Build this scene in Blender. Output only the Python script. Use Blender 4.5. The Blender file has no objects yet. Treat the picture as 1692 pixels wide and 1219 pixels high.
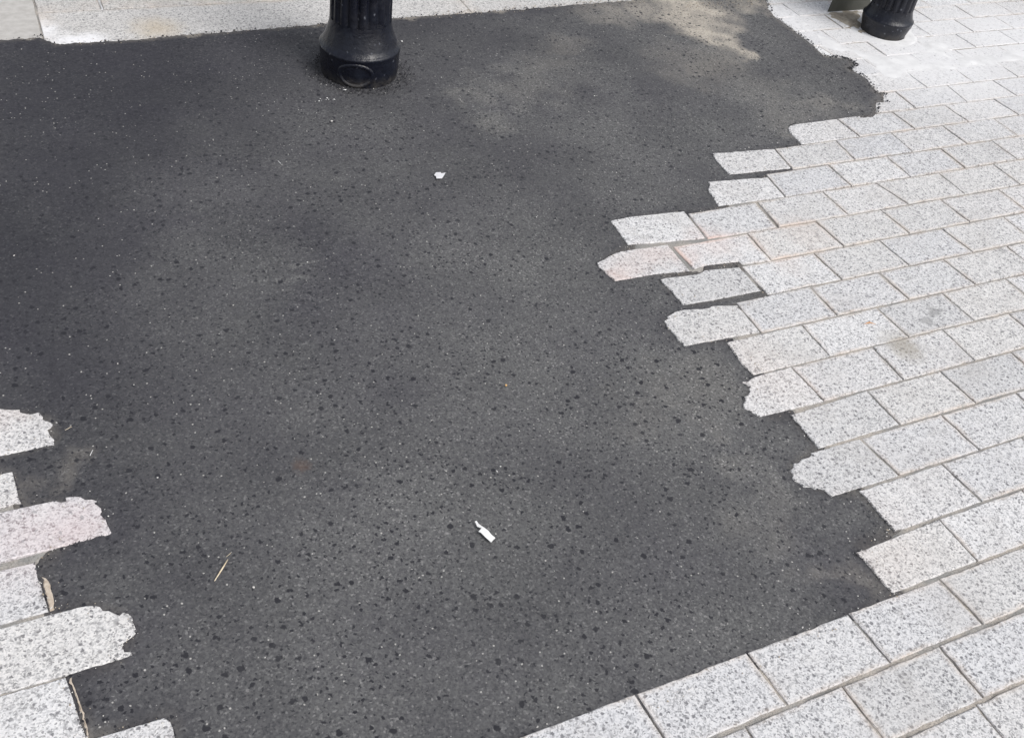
import bpy, bmesh, math, random
import numpy as np
from mathutils import Matrix, Vector

sc = bpy.context.scene
col = sc.collection
# ------------------------------------------------------------------ camera, sky, sun, exposure
cam_d = bpy.data.cameras.new('camera')
cam = bpy.data.objects.new('camera', cam_d); col.objects.link(cam)
cam_d.sensor_width = 36; cam_d.lens = 34.817; cam_d.clip_start = 0.02; cam_d.clip_end = 500
m = Matrix(((0.9005576, 0.19538808, -0.38835488), (-0.4144034, 0.65581983, -0.63100727), (0.13139953, 0.72919397, 0.67157301)))
cam.matrix_world = Matrix.Translation((0, 0, 1.272)) @ m.to_4x4()
sc.camera = cam

SUN_EL, SUN_AZ = math.radians(52), math.radians(150)      # azimuth clockwise from +Y
world = bpy.data.worlds.new('World'); sc.world = world; world.use_nodes = True
wn, wl = world.node_tree.nodes, world.node_tree.links
wn.clear()
sky = wn.new('ShaderNodeTexSky'); sky.sky_type = 'NISHITA'; sky.sun_disc = False
sky.sun_elevation = SUN_EL; sky.sun_rotation = SUN_AZ; sky.dust_density = 3.0; sky.air_density = 1.0
hs = wn.new('ShaderNodeHueSaturation'); hs.inputs['Saturation'].default_value = 0.28
bg = wn.new('ShaderNodeBackground'); bg.inputs['Strength'].default_value = 0.13
wo = wn.new('ShaderNodeOutputWorld')
wl.new(sky.outputs[0], hs.inputs['Color']); wl.new(hs.outputs[0], bg.inputs['Color']); wl.new(bg.outputs[0], wo.inputs[0])
sd_ = bpy.data.lights.new('sun', 'SUN'); sd_.energy = 1.5; sd_.angle = math.radians(28); sd_.color = (1, .975, .94)
sun = bpy.data.objects.new('sun', sd_); col.objects.link(sun)
dirv = Vector((math.sin(SUN_AZ) * math.cos(SUN_EL), math.cos(SUN_AZ) * math.cos(SUN_EL), math.sin(SUN_EL)))
sun.rotation_euler = dirv.to_track_quat('Z', 'Y').to_euler()
sun.location = (3, 3, 6)
sc.view_settings.view_transform = 'Standard'; sc.view_settings.look = 'None'
sc.view_settings.exposure = 0.35; sc.view_settings.gamma = 1; sc.view_settings.use_curve_mapping = False

# ------------------------------------------------------------------ survey of the place, in metres (x along the courses, y across them)
D_ROWS = [{"y":[3.0601,2.9541],"j":[[2.2447,2.2447],[2.448,2.448],[2.6537,2.6537],[2.8575,2.8575],[3.0605,3.0605],[3.2662,3.2662],[3.476,3.476],[3.6849,3.6849],[3.8936,3.8936],[4.0978,4.0978],[4.3046,4.3046],[4.5094,4.5094]]},{"y":[2.9541,2.8481],"j":[[2.3471,2.3471],[2.5513,2.5513],[2.7613,2.7613],[2.9704,2.9704],[3.1793,3.1793],[3.3882,3.3882],[3.5923,3.5923],[3.7973,3.7973],[4.0048,4.0048],[4.2131,4.2131],[4.4225,4.4225]]},{"y":[2.8481,2.7421],"j":[[2.2417,2.2417],[2.4491,2.4491],[2.657,2.657],[2.8635,2.8635],[3.0674,3.0674],[3.2737,3.2737],[3.4769,3.4769],[3.6869,3.6869],[3.8963,3.8963],[4.1032,4.1032],[4.3081,4.3081]]},{"y":[2.7421,2.6361],"j":[[2.3564,2.3564],[2.566,2.566],[2.7753,2.7753],[2.9819,2.9819],[3.1877,3.1877],[3.395,3.395],[3.6009,3.6009],[3.8047,3.8047],[4.0096,4.0096],[4.2186,4.2186]]},{"y":[2.6361,2.5301],"j":[[2.2409,2.2409],[2.4484,2.4484],[2.6532,2.6532],[2.86,2.86],[3.0662,3.0662],[3.2715,3.2715],[3.4819,3.4819],[3.686,3.686],[3.8918,3.8918],[4.0959,4.0959]]},{"y":[2.5301,2.4241],"j":[[2.3505,2.3505],[2.5559,2.5559],[2.7643,2.7643],[2.9694,2.9694],[3.1764,3.1764],[3.3861,3.3861],[3.5894,3.5894],[3.7924,3.7924],[3.9967,3.9967]]},{"y":[2.4241,2.3181],"j":[[2.2523,2.2523],[2.4567,2.4567],[2.6619,2.6619],[2.8658,2.8658],[3.0719,3.0719],[3.2748,3.2748],[3.4829,3.4829],[3.6925,3.6925]]},{"y":[2.3181,2.2121],"j":[[2.3597,2.3597],[2.5699,2.5699],[2.7725,2.7725],[2.9773,2.9773],[3.1876,3.1876],[3.3963,3.3963],[3.602,3.602]]},{"y":[2.2121,2.1061],"j":[[2.2524,2.2524],[2.4615,2.4615],[2.6663,2.6663],[2.8703,2.8703],[3.0764,3.0764],[3.28,3.28],[3.4855,3.4855]]},{"y":[2.1061,2.0001],"j":[[2.3516,2.3516],[2.5542,2.5542],[2.7571,2.7571],[2.9609,2.9609],[3.1697,3.1697],[3.3751,3.3751]]},{"y":[2.0001,1.8932],"j":[[2.2176,2.2095],[2.4176,2.4095],[2.6364,2.6236],[2.8387,2.8431],[3.0464,3.0484],[3.2542,3.2531],[3.4561,3.4543]]},{"y":[1.8932,1.7887],"j":[[2.0982,2.1013],[2.3111,2.3131],[2.5236,2.5273],[2.7347,2.7418],[2.9457,2.9464],[3.1501,3.1483],[3.3547,3.3537]],"left":[[1.9646,1.8926],[1.9423,1.8919],[1.9266,1.8882],[1.9102,1.8778],[1.9009,1.8595],[1.8971,1.8403],[1.8968,1.8173],[1.8943,1.7917]]},{"y":[1.7887,1.6836],"j":[[1.7965,1.7825],[2.0101,1.9982],[2.2162,2.2076],[2.4178,2.4193],[2.6298,2.6283],[2.835,2.8361],[3.0419,3.0438],[3.2502,3.2491]],"left":[[1.6358,1.8003],[1.6221,1.8033],[1.6024,1.8029],[1.595,1.78],[1.5909,1.7477],[1.5899,1.7035]],"over":{"bottom":[[1.5899,1.7035],[1.781,1.6908]]}},{"y":[1.6836,1.5758],"j":[[1.6889,1.6785],[1.9,1.8971],[2.1067,2.1039],[2.3097,2.3078],[2.5137,2.5127],[2.7223,2.7236],[2.9301,2.9282],[3.1328,3.1317]],"left":[[1.532,1.6848],[1.5117,1.6865],[1.5092,1.6728],[1.4948,1.6593],[1.4873,1.6451],[1.4869,1.6332],[1.4853,1.6226],[1.4791,1.6022],[1.477,1.5838]],"over":{"top":[[1.532,1.6848],[1.6888,1.6681]]}},{"y":[1.5758,1.4662],"j":[[1.378,1.3682],[1.5863,1.5768],[1.796,1.7954],[1.9767,1.9982],[2.2024,2.2013],[2.4108,2.4093],[2.6122,2.614],[2.821,2.8229],[3.0287,3.0303]],"left":[[1.2251,1.5972],[1.2009,1.5954],[1.1809,1.5952],[1.1741,1.5918],[1.1725,1.5772],[1.1712,1.5601],[1.1713,1.5429],[1.1692,1.519],[1.1676,1.4978]],"over":{"top":[[1.2009,1.5954],[1.2251,1.5972],[1.3095,1.5909],[1.3808,1.5855]],"bottom":[[1.164,1.4916],[1.3667,1.4742]]},"wide":[1]},{"y":[1.4662,1.3561],"j":[[1.2668,1.2642],[1.4799,1.4746],[1.6873,1.6918],[1.8995,1.9055],[2.1059,2.111],[2.3188,2.3199],[2.5284,2.5284],[2.7316,2.7304],[2.9399,2.9415]],"left":[[1.1358,1.4799],[1.1241,1.4771],[1.1097,1.4727],[1.0992,1.4707],[1.0874,1.4634],[1.0741,1.4589],[1.0635,1.4548],[1.0593,1.4401],[1.0623,1.4259],[1.0642,1.4098],[1.0682,1.3977],[1.0715,1.3859]],"over":{"top":[[1.1364,1.4809],[1.192,1.4773],[1.2597,1.4756]],"bottom":[[1.0715,1.3859],[1.1756,1.3847],[1.2593,1.3749]],"bottom1":[[1.2722,1.3772],[1.3017,1.3821],[1.3474,1.3783],[1.3924,1.3747],[1.3948,1.3635],[1.4739,1.3558]]},"wide":[0]},{"y":[1.3561,1.2494],"j":[[1.3853,1.3855],[1.5969,1.599],[1.8001,1.8065],[2.0075,2.0153],[2.2252,2.2246],[2.4323,2.4335],[2.6412,2.6424],[2.8492,2.8498]],"left":[[1.1892,1.3654],[1.1731,1.363],[1.1725,1.3456],[1.1743,1.3363],[1.1756,1.3251],[1.1768,1.3118],[1.1755,1.2972],[1.1779,1.2859],[1.1751,1.2741],[1.183,1.2719]],"over":{"top":[[1.1892,1.3654],[1.2652,1.3586],[1.2943,1.3657],[1.3816,1.3542]],"bottom":[[1.183,1.2719],[1.271,1.2689],[1.383,1.2677]]},"wide":[0]},{"y":[1.2494,1.1436],"j":[[1.2983,1.2943],[1.5039,1.5011],[1.7074,1.7115],[1.9117,1.9197],[2.1276,2.1267],[2.3366,2.3384],[2.5415,2.5434],[2.7536,2.7543]],"left":[[1.2302,1.2504],[1.2108,1.2495],[1.189,1.2545],[1.1701,1.2587],[1.146,1.2571],[1.1302,1.2513],[1.1206,1.2484],[1.12,1.2419],[1.1062,1.2367],[1.1067,1.2275],[1.1008,1.216],[1.1041,1.2063],[1.1048,1.1953],[1.1052,1.1863],[1.1016,1.1745],[1.1062,1.1666],[1.1069,1.1568]],"over":{"top":[[1.2302,1.2504],[1.2405,1.2517],[1.2968,1.2382]],"bottom":[[1.1069,1.1568],[1.1936,1.153],[1.2871,1.149]]}},{"y":[1.1436,1.0376],"j":[[1.3995,1.3964],[1.6118,1.6168],[1.8092,1.8129],[2.0158,2.0174],[2.2209,2.2227],[2.4306,2.4288],[2.6327,2.6332]],"left":[[1.2024,1.1456],[1.1998,1.1259],[1.1981,1.1034],[1.194,1.0762],[1.1953,1.0536],[1.1982,1.0343]]},{"y":[1.0376,0.9315],"j":[[1.2921,1.2965],[1.5087,1.5062],[1.7108,1.7089],[1.9159,1.9169],[2.1268,2.1257],[2.3282,2.3299],[2.5325,2.534]],"left":[[1.1958,1.0351],[1.1773,1.0279],[1.1675,1.0309],[1.1602,1.0277],[1.1673,1.022],[1.1717,1.0135],[1.1651,1.0083],[1.1637,1.0022],[1.1537,0.9942],[1.1435,0.992],[1.1399,0.9827],[1.1296,0.9772],[1.1253,0.97],[1.1242,0.9635],[1.1281,0.9555],[1.134,0.9475],[1.138,0.9389],[1.1428,0.9357]]},{"y":[0.9315,0.8292],"j":[[1.4042,1.4067],[1.6045,1.6109],[1.8143,1.8156],[2.0243,2.0258],[2.2327,2.2343],[2.4384,2.4391]],"left":[[1.203,0.921],[1.2038,0.8982],[1.2036,0.875],[1.2027,0.8492],[1.2033,0.8286]]},{"y":[0.8292,0.7246],"j":[[1.3002,1.3113],[1.5111,1.5167],[1.7218,1.7234],[1.9321,1.932],[2.1387,2.1368],[2.3396,2.3399]],"left":[[1.2104,0.8275],[1.1952,0.8291],[1.1801,0.8292],[1.1796,0.8231],[1.1711,0.8195],[1.1546,0.8201],[1.141,0.8152],[1.1311,0.8169],[1.1257,0.8079],[1.1153,0.8036],[1.1134,0.7951],[1.107,0.7867],[1.1074,0.7798],[1.113,0.7727],[1.1146,0.7621],[1.1276,0.7575],[1.1316,0.7503],[1.1411,0.7491],[1.1472,0.7437],[1.1488,0.7334],[1.1505,0.725]]},{"y":[0.7246,0.6223],"j":[[1.4138,1.4221],[1.6285,1.6299],[1.8373,1.8359],[2.0413,2.0423],[2.249,2.2471]],"left":[[1.209,0.7202],[1.2104,0.7006],[1.2105,0.6774],[1.211,0.6516],[1.2107,0.6224]]},{"y":[0.6223,0.5211],"j":[[1.3105,1.3114],[1.5206,1.5219],[1.7251,1.7252],[1.9308,1.9319],[2.1369,2.1359]],"left":[[1.1265,0.612],[1.1116,0.6118],[1.1143,0.5991],[1.1158,0.5803],[1.1157,0.5598],[1.1157,0.5383],[1.1185,0.5211]]},{"y":[0.5211,0.4202],"j":[[-0.6173,-0.6173],[-0.4108,-0.4108],[-0.2043,-0.2043],[0.0022,0.0022],[0.2087,0.2087],[0.4152,0.4152],[0.6217,0.6272],[0.8181,0.8256],[1.0183,1.0261],[1.2165,1.225],[1.4314,1.4332],[1.6365,1.635],[1.8424,1.844],[2.0506,2.0503]]},{"y":[0.4202,0.3201],"j":[[-0.6992,-0.6992],[-0.4927,-0.4927],[-0.2862,-0.2862],[-0.0797,-0.0797],[0.1268,0.1268],[0.3333,0.3333],[0.5398,0.5398],[0.7463,0.7513],[0.925,0.9291],[1.1223,1.1256],[1.335,1.3361],[1.5391,1.5406],[1.7447,1.7439],[1.9531,1.9528]]},{"y":[0.3201,0.2171],"j":[[-0.544,-0.544],[-0.3402,-0.3402],[-0.1307,-0.1307],[0.0732,0.0732],[0.2769,0.2769],[0.4834,0.4834],[0.6886,0.6886],[0.8954,0.8954],[1.1051,1.1051],[1.3133,1.3133],[1.5159,1.5159]]},{"y":[0.2171,0.1141],"j":[[-0.4441,-0.4441],[-0.2377,-0.2377],[-0.0295,-0.0295],[0.1769,0.1769],[0.38,0.38],[0.5845,0.5845],[0.7937,0.7937],[0.9991,0.9991],[1.2077,1.2077],[1.4181,1.4181],[1.6256,1.6256]]},{"y":[0.1141,0.0111],"j":[[-0.5478,-0.5478],[-0.3428,-0.3428],[-0.133,-0.133],[0.0732,0.0732],[0.283,0.283],[0.488,0.488],[0.6974,0.6974],[0.9062,0.9062],[1.1136,1.1136],[1.3196,1.3196],[1.5233,1.5233]]},{"y":[0.0111,-0.0919],"j":[[-0.4478,-0.4478],[-0.24,-0.24],[-0.0364,-0.0364],[0.1668,0.1668],[0.3704,0.3704],[0.5794,0.5794],[0.7833,0.7833],[0.993,0.993],[1.1985,1.1985],[1.4056,1.4056],[1.6109,1.6109]]},{"y":[-0.0919,-0.1949],"j":[[-0.5581,-0.5581],[-0.3524,-0.3524],[-0.1424,-0.1424],[0.0615,0.0615],[0.2693,0.2693],[0.4744,0.4744],[0.6793,0.6793],[0.882,0.882],[1.0846,1.0846],[1.2947,1.2947],[1.5038,1.5038]]}]
D_LROWS = [{"y":[1.3615,1.2445000000000002],"right":[[-0.1406,1.3567],[-0.1227,1.3504],[-0.1111,1.3453],[-0.1108,1.3385],[-0.1021,1.3329],[-0.0941,1.3289],[-0.0837,1.3301],[-0.0784,1.3188],[-0.0782,1.3122],[-0.0767,1.3087],[-0.069,1.302],[-0.0646,1.2947],[-0.0687,1.2888],[-0.0739,1.2832],[-0.0726,1.2703],[-0.0676,1.2598],[-0.069,1.2475],[-0.1049,1.2479]],"j":[-0.3106,-0.5171,-0.7236,-0.9301]},{"y":[1.2149999999999999,1.1360000000000001],"right":[[-0.1351,1.2082],[-0.1333,1.1899],[-0.1314,1.1634],[-0.1285,1.1346]],"j":[-0.2551,-0.4616,-0.6681,-0.8746]},{"y":[1.134,1.032],"right":[[-0.0812,1.1301],[-0.0781,1.1265],[-0.0724,1.1234],[-0.0668,1.1228],[-0.0668,1.1309],[-0.0602,1.1307],[-0.0524,1.1294],[-0.0449,1.1257],[-0.038,1.1182],[-0.0295,1.1154],[-0.0227,1.1093],[-0.0241,1.1034],[-0.0194,1.0929],[-0.0187,1.0852],[-0.0221,1.0801],[-0.0158,1.0692],[-0.0155,1.0593],[-0.0121,1.041],[-0.0147,1.0377],[-0.0752,1.0364]],"j":[-0.2812,-0.4877,-0.6942,-0.9007]},{"y":[1.024,0.925],"right":[[-0.1212,1.0204],[-0.1189,0.9921],[-0.116,0.9582],[-0.1129,0.9286]],"j":[-0.2712,-0.4777,-0.6842,-0.8907]},{"y":[0.9249999999999999,0.8160000000000001],"right":[[-0.1041,0.9251],[-0.0856,0.9248],[-0.0651,0.9212],[-0.0543,0.9179],[-0.0468,0.9133],[-0.0438,0.9056],[-0.0361,0.9028],[-0.0302,0.8965],[-0.0238,0.8899],[-0.0205,0.893],[-0.0169,0.8928],[-0.0108,0.8874],[-0.0071,0.8797],[-0.009,0.873],[-0.0073,0.8661],[-0.0061,0.8546],[-0.0129,0.8495],[-0.0213,0.8454],[-0.026,0.8431],[-0.0277,0.8371],[-0.027,0.829],[-0.0221,0.8276],[-0.0168,0.8276],[-0.018,0.8205],[-0.0462,0.8192]],"j":[-0.3041,-0.5106,-0.7171,-0.9236]},{"y":[0.819,0.7170000000000001],"right":[[-0.1043,0.8159],[-0.1001,0.7889],[-0.0957,0.7533],[-0.0909,0.7187]],"j":[-0.2243,-0.4308,-0.6373,-0.8438]},{"y":[0.719,0.6225],"right":[[-0.0809,0.7158],[-0.0418,0.715],[0.0033,0.7141],[0.0082,0.7095],[0.0108,0.7053],[0.0124,0.6953],[0.0121,0.686],[0.0114,0.6744],[0.0137,0.6475]],"j":[-0.2509,-0.4574,-0.6639,-0.8704]},{"y":[0.6223,0.5211],"right":[[0.06,0.6183],[0.065,0.5251]],"j":[-0.04,-0.2465,-0.453,-0.6595,-0.866]}]
D_ASPH = [[-1.2,2.74],[-0.6,2.735],[-0.0315,2.719],[0.0624,2.7228],[0.1067,2.6737],[0.2578,2.6723],[0.3838,2.6793],[0.7923,2.6944],[1.0366,2.7062],[1.1725,2.7051],[1.5074,2.7145],[1.9263,2.7329],[2.1,2.735],[2.15,3.3],[2.66,3.3],[2.4043,2.6705],[2.367,2.6006],[2.349,2.5401],[2.3461,2.456],[2.3506,2.3512],[2.3449,2.295],[2.3349,2.2472],[2.3782,2.2338],[2.4078,2.2142],[2.4122,2.1789],[2.3581,2.1535],[2.377,2.1176],[2.3753,2.0712],[2.3446,2.006],[2.3682,1.9963],[2.3298,1.9463],[2.2973,1.9449],[2.2488,1.888],[2.2276,1.8742],[1.9793,1.8606],[1.9299,1.8104],[1.8684,1.7714],[1.6528,1.7675],[1.6358,1.7229],[1.7864,1.6926],[1.7663,1.6551],[1.5413,1.6457],[1.5202,1.6144],[1.4996,1.5703],[1.45,1.5636],[1.2226,1.5724],[1.2051,1.5222],[1.1804,1.485],[1.1333,1.4642],[1.093,1.4426],[1.0957,1.4059],[1.1849,1.4002],[1.1998,1.3827],[1.2935,1.367],[1.3092,1.386],[1.4017,1.3758],[1.3841,1.3431],[1.1923,1.3446],[1.2037,1.2873],[1.3874,1.2832],[1.3951,1.2589],[1.386,1.2395],[1.2951,1.2218],[1.1363,1.2292],[1.1155,1.215],[1.13,1.1714],[1.223,1.1624],[1.2276,1.0439],[1.1866,1.0054],[1.1544,0.9661],[1.1661,0.942],[1.218,0.9327],[1.2227,0.8283],[1.1821,0.8097],[1.1376,0.7979],[1.146,0.7724],[1.1754,0.7388],[1.223,0.7275],[1.2303,0.6254],[1.1395,0.6115],[1.1387,0.5177],[1.1021,0.5061],[0.8164,0.4891],[0.6173,0.4859],[0.5,0.5],[0.0,0.5],[0.0,0.6],[-0.0027,0.6798],[0.0003,0.6963],[-0.0041,0.7052],[-0.0873,0.7061],[-0.1028,0.7267],[-0.1141,0.8157],[-0.047,0.8297],[-0.0273,0.8548],[-0.035,0.8834],[-0.0676,0.9088],[-0.1177,0.9205],[-0.1269,1.0083],[-0.082,1.0565],[-0.0303,1.0594],[-0.0348,1.0894],[-0.0758,1.1094],[-0.1359,1.1221],[-0.1465,1.1968],[-0.1779,1.2137],[-0.175,1.2554],[-0.1394,1.2617],[-0.0802,1.268],[-0.0858,1.3014],[-0.116,1.3225],[-0.1778,1.3447],[-0.1947,1.3617],[-0.25,1.33],[-0.5,1.33],[-1.2,1.33]]
D_TR = [[2.4043,2.6705],[2.367,2.6006],[2.349,2.5401],[2.3461,2.456],[2.3506,2.3512],[2.3449,2.295],[2.3349,2.2472],[2.3782,2.2338],[2.4078,2.2142],[2.4122,2.1789],[2.3581,2.1535],[2.377,2.1176],[2.3753,2.0712],[2.3446,2.006],[2.3682,1.9963],[2.3298,1.9463],[2.2973,1.9449],[2.2488,1.888]]
D_SMEAR = [[2.3537,2.5395],[2.4334,2.5872],[2.4994,2.5689],[2.4569,2.4451],[2.4858,2.3175],[2.5526,2.2716],[2.7121,2.2696],[2.8796,2.3617],[2.922,2.3269],[2.8614,2.2058],[3.0232,2.1805],[3.2547,2.2012],[3.1906,2.0584],[2.8995,2.0583],[2.6863,2.0648],[2.4278,2.0365],[2.4014,2.0931],[2.4075,2.1452],[2.4099,2.2245],[2.3629,2.2922],[2.3631,2.4582]]
D_KERB = [[-0.0315,2.719],[0.0624,2.7228],[0.1055,2.6633],[0.2572,2.6688],[0.3838,2.6793],[0.7912,2.6906],[1.0352,2.7022],[1.1709,2.701],[1.5054,2.7102],[1.9236,2.7284]]
D_PAPER = [[0.5215,0.8771],[0.5248,0.8773],[0.5251,0.8706],[0.5283,0.8631],[0.5302,0.8599],[0.5342,0.852],[0.536,0.8437],[0.54,0.836],[0.5301,0.8305],[0.5247,0.8425],[0.5216,0.8525],[0.5188,0.856],[0.5259,0.86],[0.5208,0.8656],[0.5214,0.8719]]
D_FLAKE = [[0.8366,1.8627],[0.846,1.8728],[0.8567,1.8704],[0.8562,1.8651],[0.8677,1.8666],[0.8579,1.8539],[0.8497,1.845],[0.837,1.8479],[0.8394,1.8581]]
D_STRAW = [[0.1113,0.901],[0.1258,0.9165],[0.1378,0.9297]]
D_STRAW2 = [[0.1371,0.9382],[0.1452,0.9419]]
D_STRAW3 = [[-0.0492,1.2725],[-0.0385,1.2756]]
D_CHIP1 = [[-0.02,1.204],[-0.0142,1.2132]]
D_SLIVER = [[0.5002,2.0033],[0.5028,1.9866]]
D_LEAF = [[1.5399,1.1026],[1.5566,1.1021],[1.5663,1.093]]
D_CRUMB = [[0.7052,1.1566]]
D_PEBBLE = [[0.6766,2.1557],[0.7161,2.2576],[0.7532,2.3032],[0.7579,2.2924],[0.6812,2.2641],[0.1619,0.8729],[1.0075,2.5527],[0.6973,2.2643]]
D_GUM = [[2.0902,1.2296],[1.7415,1.0908],[1.6984,1.0641],[1.5078,1.0363]]
D_SAND = [[2.5787,2.5389],[2.7133,2.5414],[2.6382,2.4244],[2.6035,2.3637],[2.5798,2.4326],[2.5605,2.5023]]
D_RUST = [[0.2933,1.0844]]
D_MORT = [[-0.1167,0.9913],[-0.1096,0.9877],[-0.1048,0.9727],[-0.1035,0.928],[-0.1114,0.9281]]
D_MORT2 = [[-0.1002,0.8124],[-0.0955,0.8012],[-0.0902,0.7667],[-0.0866,0.7171],[-0.09,0.7184],[-0.0946,0.773]]
D_PINK = [[1.201,1.4514],[1.1237,1.4141],[1.0799,1.3968],[1.3776,1.4542],[1.2786,1.4314],[1.4816,1.4279],[-0.0895,1.065],[-0.0471,1.0627],[-0.1405,1.053],[1.6258,1.4268],[1.507,1.3413],[1.2115,1.0899],[1.2443,0.9879],[1.1491,0.6149],[-0.1344,1.3429]]
D_BROWN = [[1.5789,1.0317],[1.5782,1.0018]]
D_STREAK = [[[0.8434,1.0755],[0.9568,1.0751],[1.0559,1.0771],[1.1406,1.0736]],[[0.8621,1.0496],[1.0108,1.05]],[[1.0957,2.5004],[1.1292,2.4759]],[[1.1677,2.4545],[1.2215,2.446]],[[0.4096,1.6131],[0.4732,1.6134]],[[0.6184,1.9105],[0.634,1.8912]],[[1.3294,2.0927],[1.3776,2.0768]],[[1.6671,2.0491],[1.6465,1.9843]],[[1.6663,1.8907],[1.6611,1.8468]],[[0.3155,1.5806],[0.4599,1.5685]],[[1.0537,0.9436],[1.0787,0.84]],[[1.9119,2.5891],[1.8556,2.4212]]]
D_WASH = [[0.1311,2.6806],[0.0592,2.7629],[0.1831,2.6799]]
D_DUST = [[2.0852,2.6364],[2.0335,2.4821],[2.0239,2.3959],[2.0458,2.3414],[1.9993,2.5774],[1.9563,2.2608],[1.8634,2.2562],[1.9687,2.0839],[1.9804,2.008],[2.1137,1.9465],[1.9534,1.9417],[1.9502,1.8228],[1.7552,2.6784],[1.9028,2.6927],[1.4955,2.4754],[1.3666,2.3386],[1.2642,2.2462],[0.9946,1.0462],[1.1182,1.062],[1.0329,0.7947],[1.0081,0.9579],[0.8958,0.9932],[1.0048,0.7186],[1.0953,2.0761],[1.0828,2.2096],[-0.067,1.184],[2.3491,2.6521],[2.4201,2.5693],[1.0659,0.5472]]
rnd = random.Random(11)

# ------------------------------------------------------------------ node helpers
class NT:
    def __init__(s, name):
        s.m = bpy.data.materials.new(name); s.m.use_nodes = True
        s.n, s.l = s.m.node_tree.nodes, s.m.node_tree.links; s.n.clear()
        s.out = s.n.new('ShaderNodeOutputMaterial'); s.b = s.n.new('ShaderNodeBsdfPrincipled')
        s.l.new(s.b.outputs[0], s.out.inputs[0])
        s.pos = s.n.new('ShaderNodeNewGeometry').outputs['Position']
    def put(s, sock, v):
        if isinstance(v, (int, float)): sock.default_value = v
        elif isinstance(v, tuple):
            sock.default_value = v if len(v) == len(sock.default_value) else v + (1,)
        else: s.l.new(v, sock)
    def math(s, op, a, b=0, c=0, clamp=False):
        n = s.n.new('ShaderNodeMath'); n.operation = op; n.use_clamp = clamp
        s.put(n.inputs[0], a); s.put(n.inputs[1], b); s.put(n.inputs[2], c); return n.outputs[0]
    def mix(s, f, a, b, mode='MIX'):
        n = s.n.new('ShaderNodeMix'); n.data_type = 'RGBA'; n.blend_type = mode
        s.put(n.inputs[0], f); s.put(n.inputs[6], a); s.put(n.inputs[7], b); return n.outputs[2]
    def noise(s, scale, detail=2, rough=.5, vec=None, out=0):
        n = s.n.new('ShaderNodeTexNoise'); n.inputs['Scale'].default_value = scale
        n.inputs['Detail'].default_value = detail; n.inputs['Roughness'].default_value = rough
        s.l.new(vec or s.pos, n.inputs['Vector']); return n.outputs[out]
    def vor(s, scale, vec=None, feature='F1', rand=1.0, flat=False):
        n = s.n.new('ShaderNodeTexVoronoi'); n.voronoi_dimensions = '2D' if flat else '3D'; n.feature = feature; n.inputs['Scale'].default_value = scale
        n.inputs['Randomness'].default_value = rand
        s.l.new(vec or s.pos, n.inputs['Vector']); return n
    def ramp(s, f, pts, interp='LINEAR'):
        n = s.n.new('ShaderNodeValToRGB'); n.color_ramp.interpolation = interp
        e = n.color_ramp.elements
        while len(e) < len(pts): e.new(.5)
        for k, (p, c) in zip(e, pts):
            k.position = p; k.color = (c, c, c, 1) if isinstance(c, (int, float)) else tuple(c) + (1,)
        s.put(n.inputs[0], f); return n.outputs[0]
    def rng(s, v, a, b, c=0, d=1, smooth=False):
        n = s.n.new('ShaderNodeMapRange'); n.clamp = True
        if smooth: n.interpolation_type = 'SMOOTHSTEP'
        s.put(n.inputs[0], v)
        for i, q in enumerate((a, b, c, d)): s.put(n.inputs[1 + i], q)
        return n.outputs[0]
    def sep(s, c):
        n = s.n.new('ShaderNodeSeparateColor'); s.l.new(c, n.inputs[0]); return n.outputs
    def warp(s, scale, amt, vec=None):
        n = s.n.new('ShaderNodeVectorMath'); n.operation = 'SUBTRACT'
        s.l.new(s.noise(scale, 2, .5, vec, 1), n.inputs[0]); n.inputs[1].default_value = (.5, .5, .5)
        k = s.n.new('ShaderNodeVectorMath'); k.operation = 'SCALE'; s.l.new(n.outputs[0], k.inputs[0]); k.inputs['Scale'].default_value = amt
        a = s.n.new('ShaderNodeVectorMath'); a.operation = 'ADD'; s.l.new(vec or s.pos, a.inputs[0]); s.l.new(k.outputs[0], a.inputs[1])
        return a.outputs[0]
    def blob(s, x, y, r, vec=None, soft=.6):
        "1 inside a patch of radius r round a spot of the ground, ragged when vec is warped"
        n = s.n.new('ShaderNodeVectorMath'); n.operation = 'MULTIPLY'; s.l.new(vec or s.pos, n.inputs[0]); n.inputs[1].default_value = (1, 1, 0)
        d = s.n.new('ShaderNodeVectorMath'); d.operation = 'DISTANCE'; s.l.new(n.outputs[0], d.inputs[0]); d.inputs[1].default_value = (x, y, 0)
        return s.rng(d.outputs['Value'], r * (1 - soft), r, 1, 0, True)
    def bump(s, h, strength, dist, prev=None):
        n = s.n.new('ShaderNodeBump'); n.inputs['Strength'].default_value = strength; n.inputs['Distance'].default_value = dist
        s.l.new(h, n.inputs['Height'])
        if prev: s.l.new(prev, n.inputs['Normal'])
        return n.outputs[0]
    def fin(s, color, rough=.8, normal=None, metal=0, spec=.5):
        s.put(s.b.inputs['Base Color'], color); s.put(s.b.inputs['Roughness'], rough); s.put(s.b.inputs['Metallic'], metal)
        s.put(s.b.inputs['Specular IOR Level'], spec)
        if normal: s.l.new(normal, s.b.inputs['Normal'])
        return s.m

def wet_spots(t, scale, share, rmin, rmax):
    "dried and half-dried rain spots: round-ish patches, one at most per cell, most cells empty"
    v = t.vor(scale, t.warp(150, .011), flat=True)
    c = t.sep(v.outputs['Color'])
    on = t.math('LESS_THAN', c[0], t.rng(t.noise(6, 3, .6), .35, .65, share * .5, share * 1.35))
    r = t.rng(c[1], 0, 1, rmin * scale, rmax * scale)
    d = t.math('SUBTRACT', r, v.outputs['Distance'])
    return t.math('MULTIPLY', on, t.rng(d, 0, .06, 0, 1))

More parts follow.
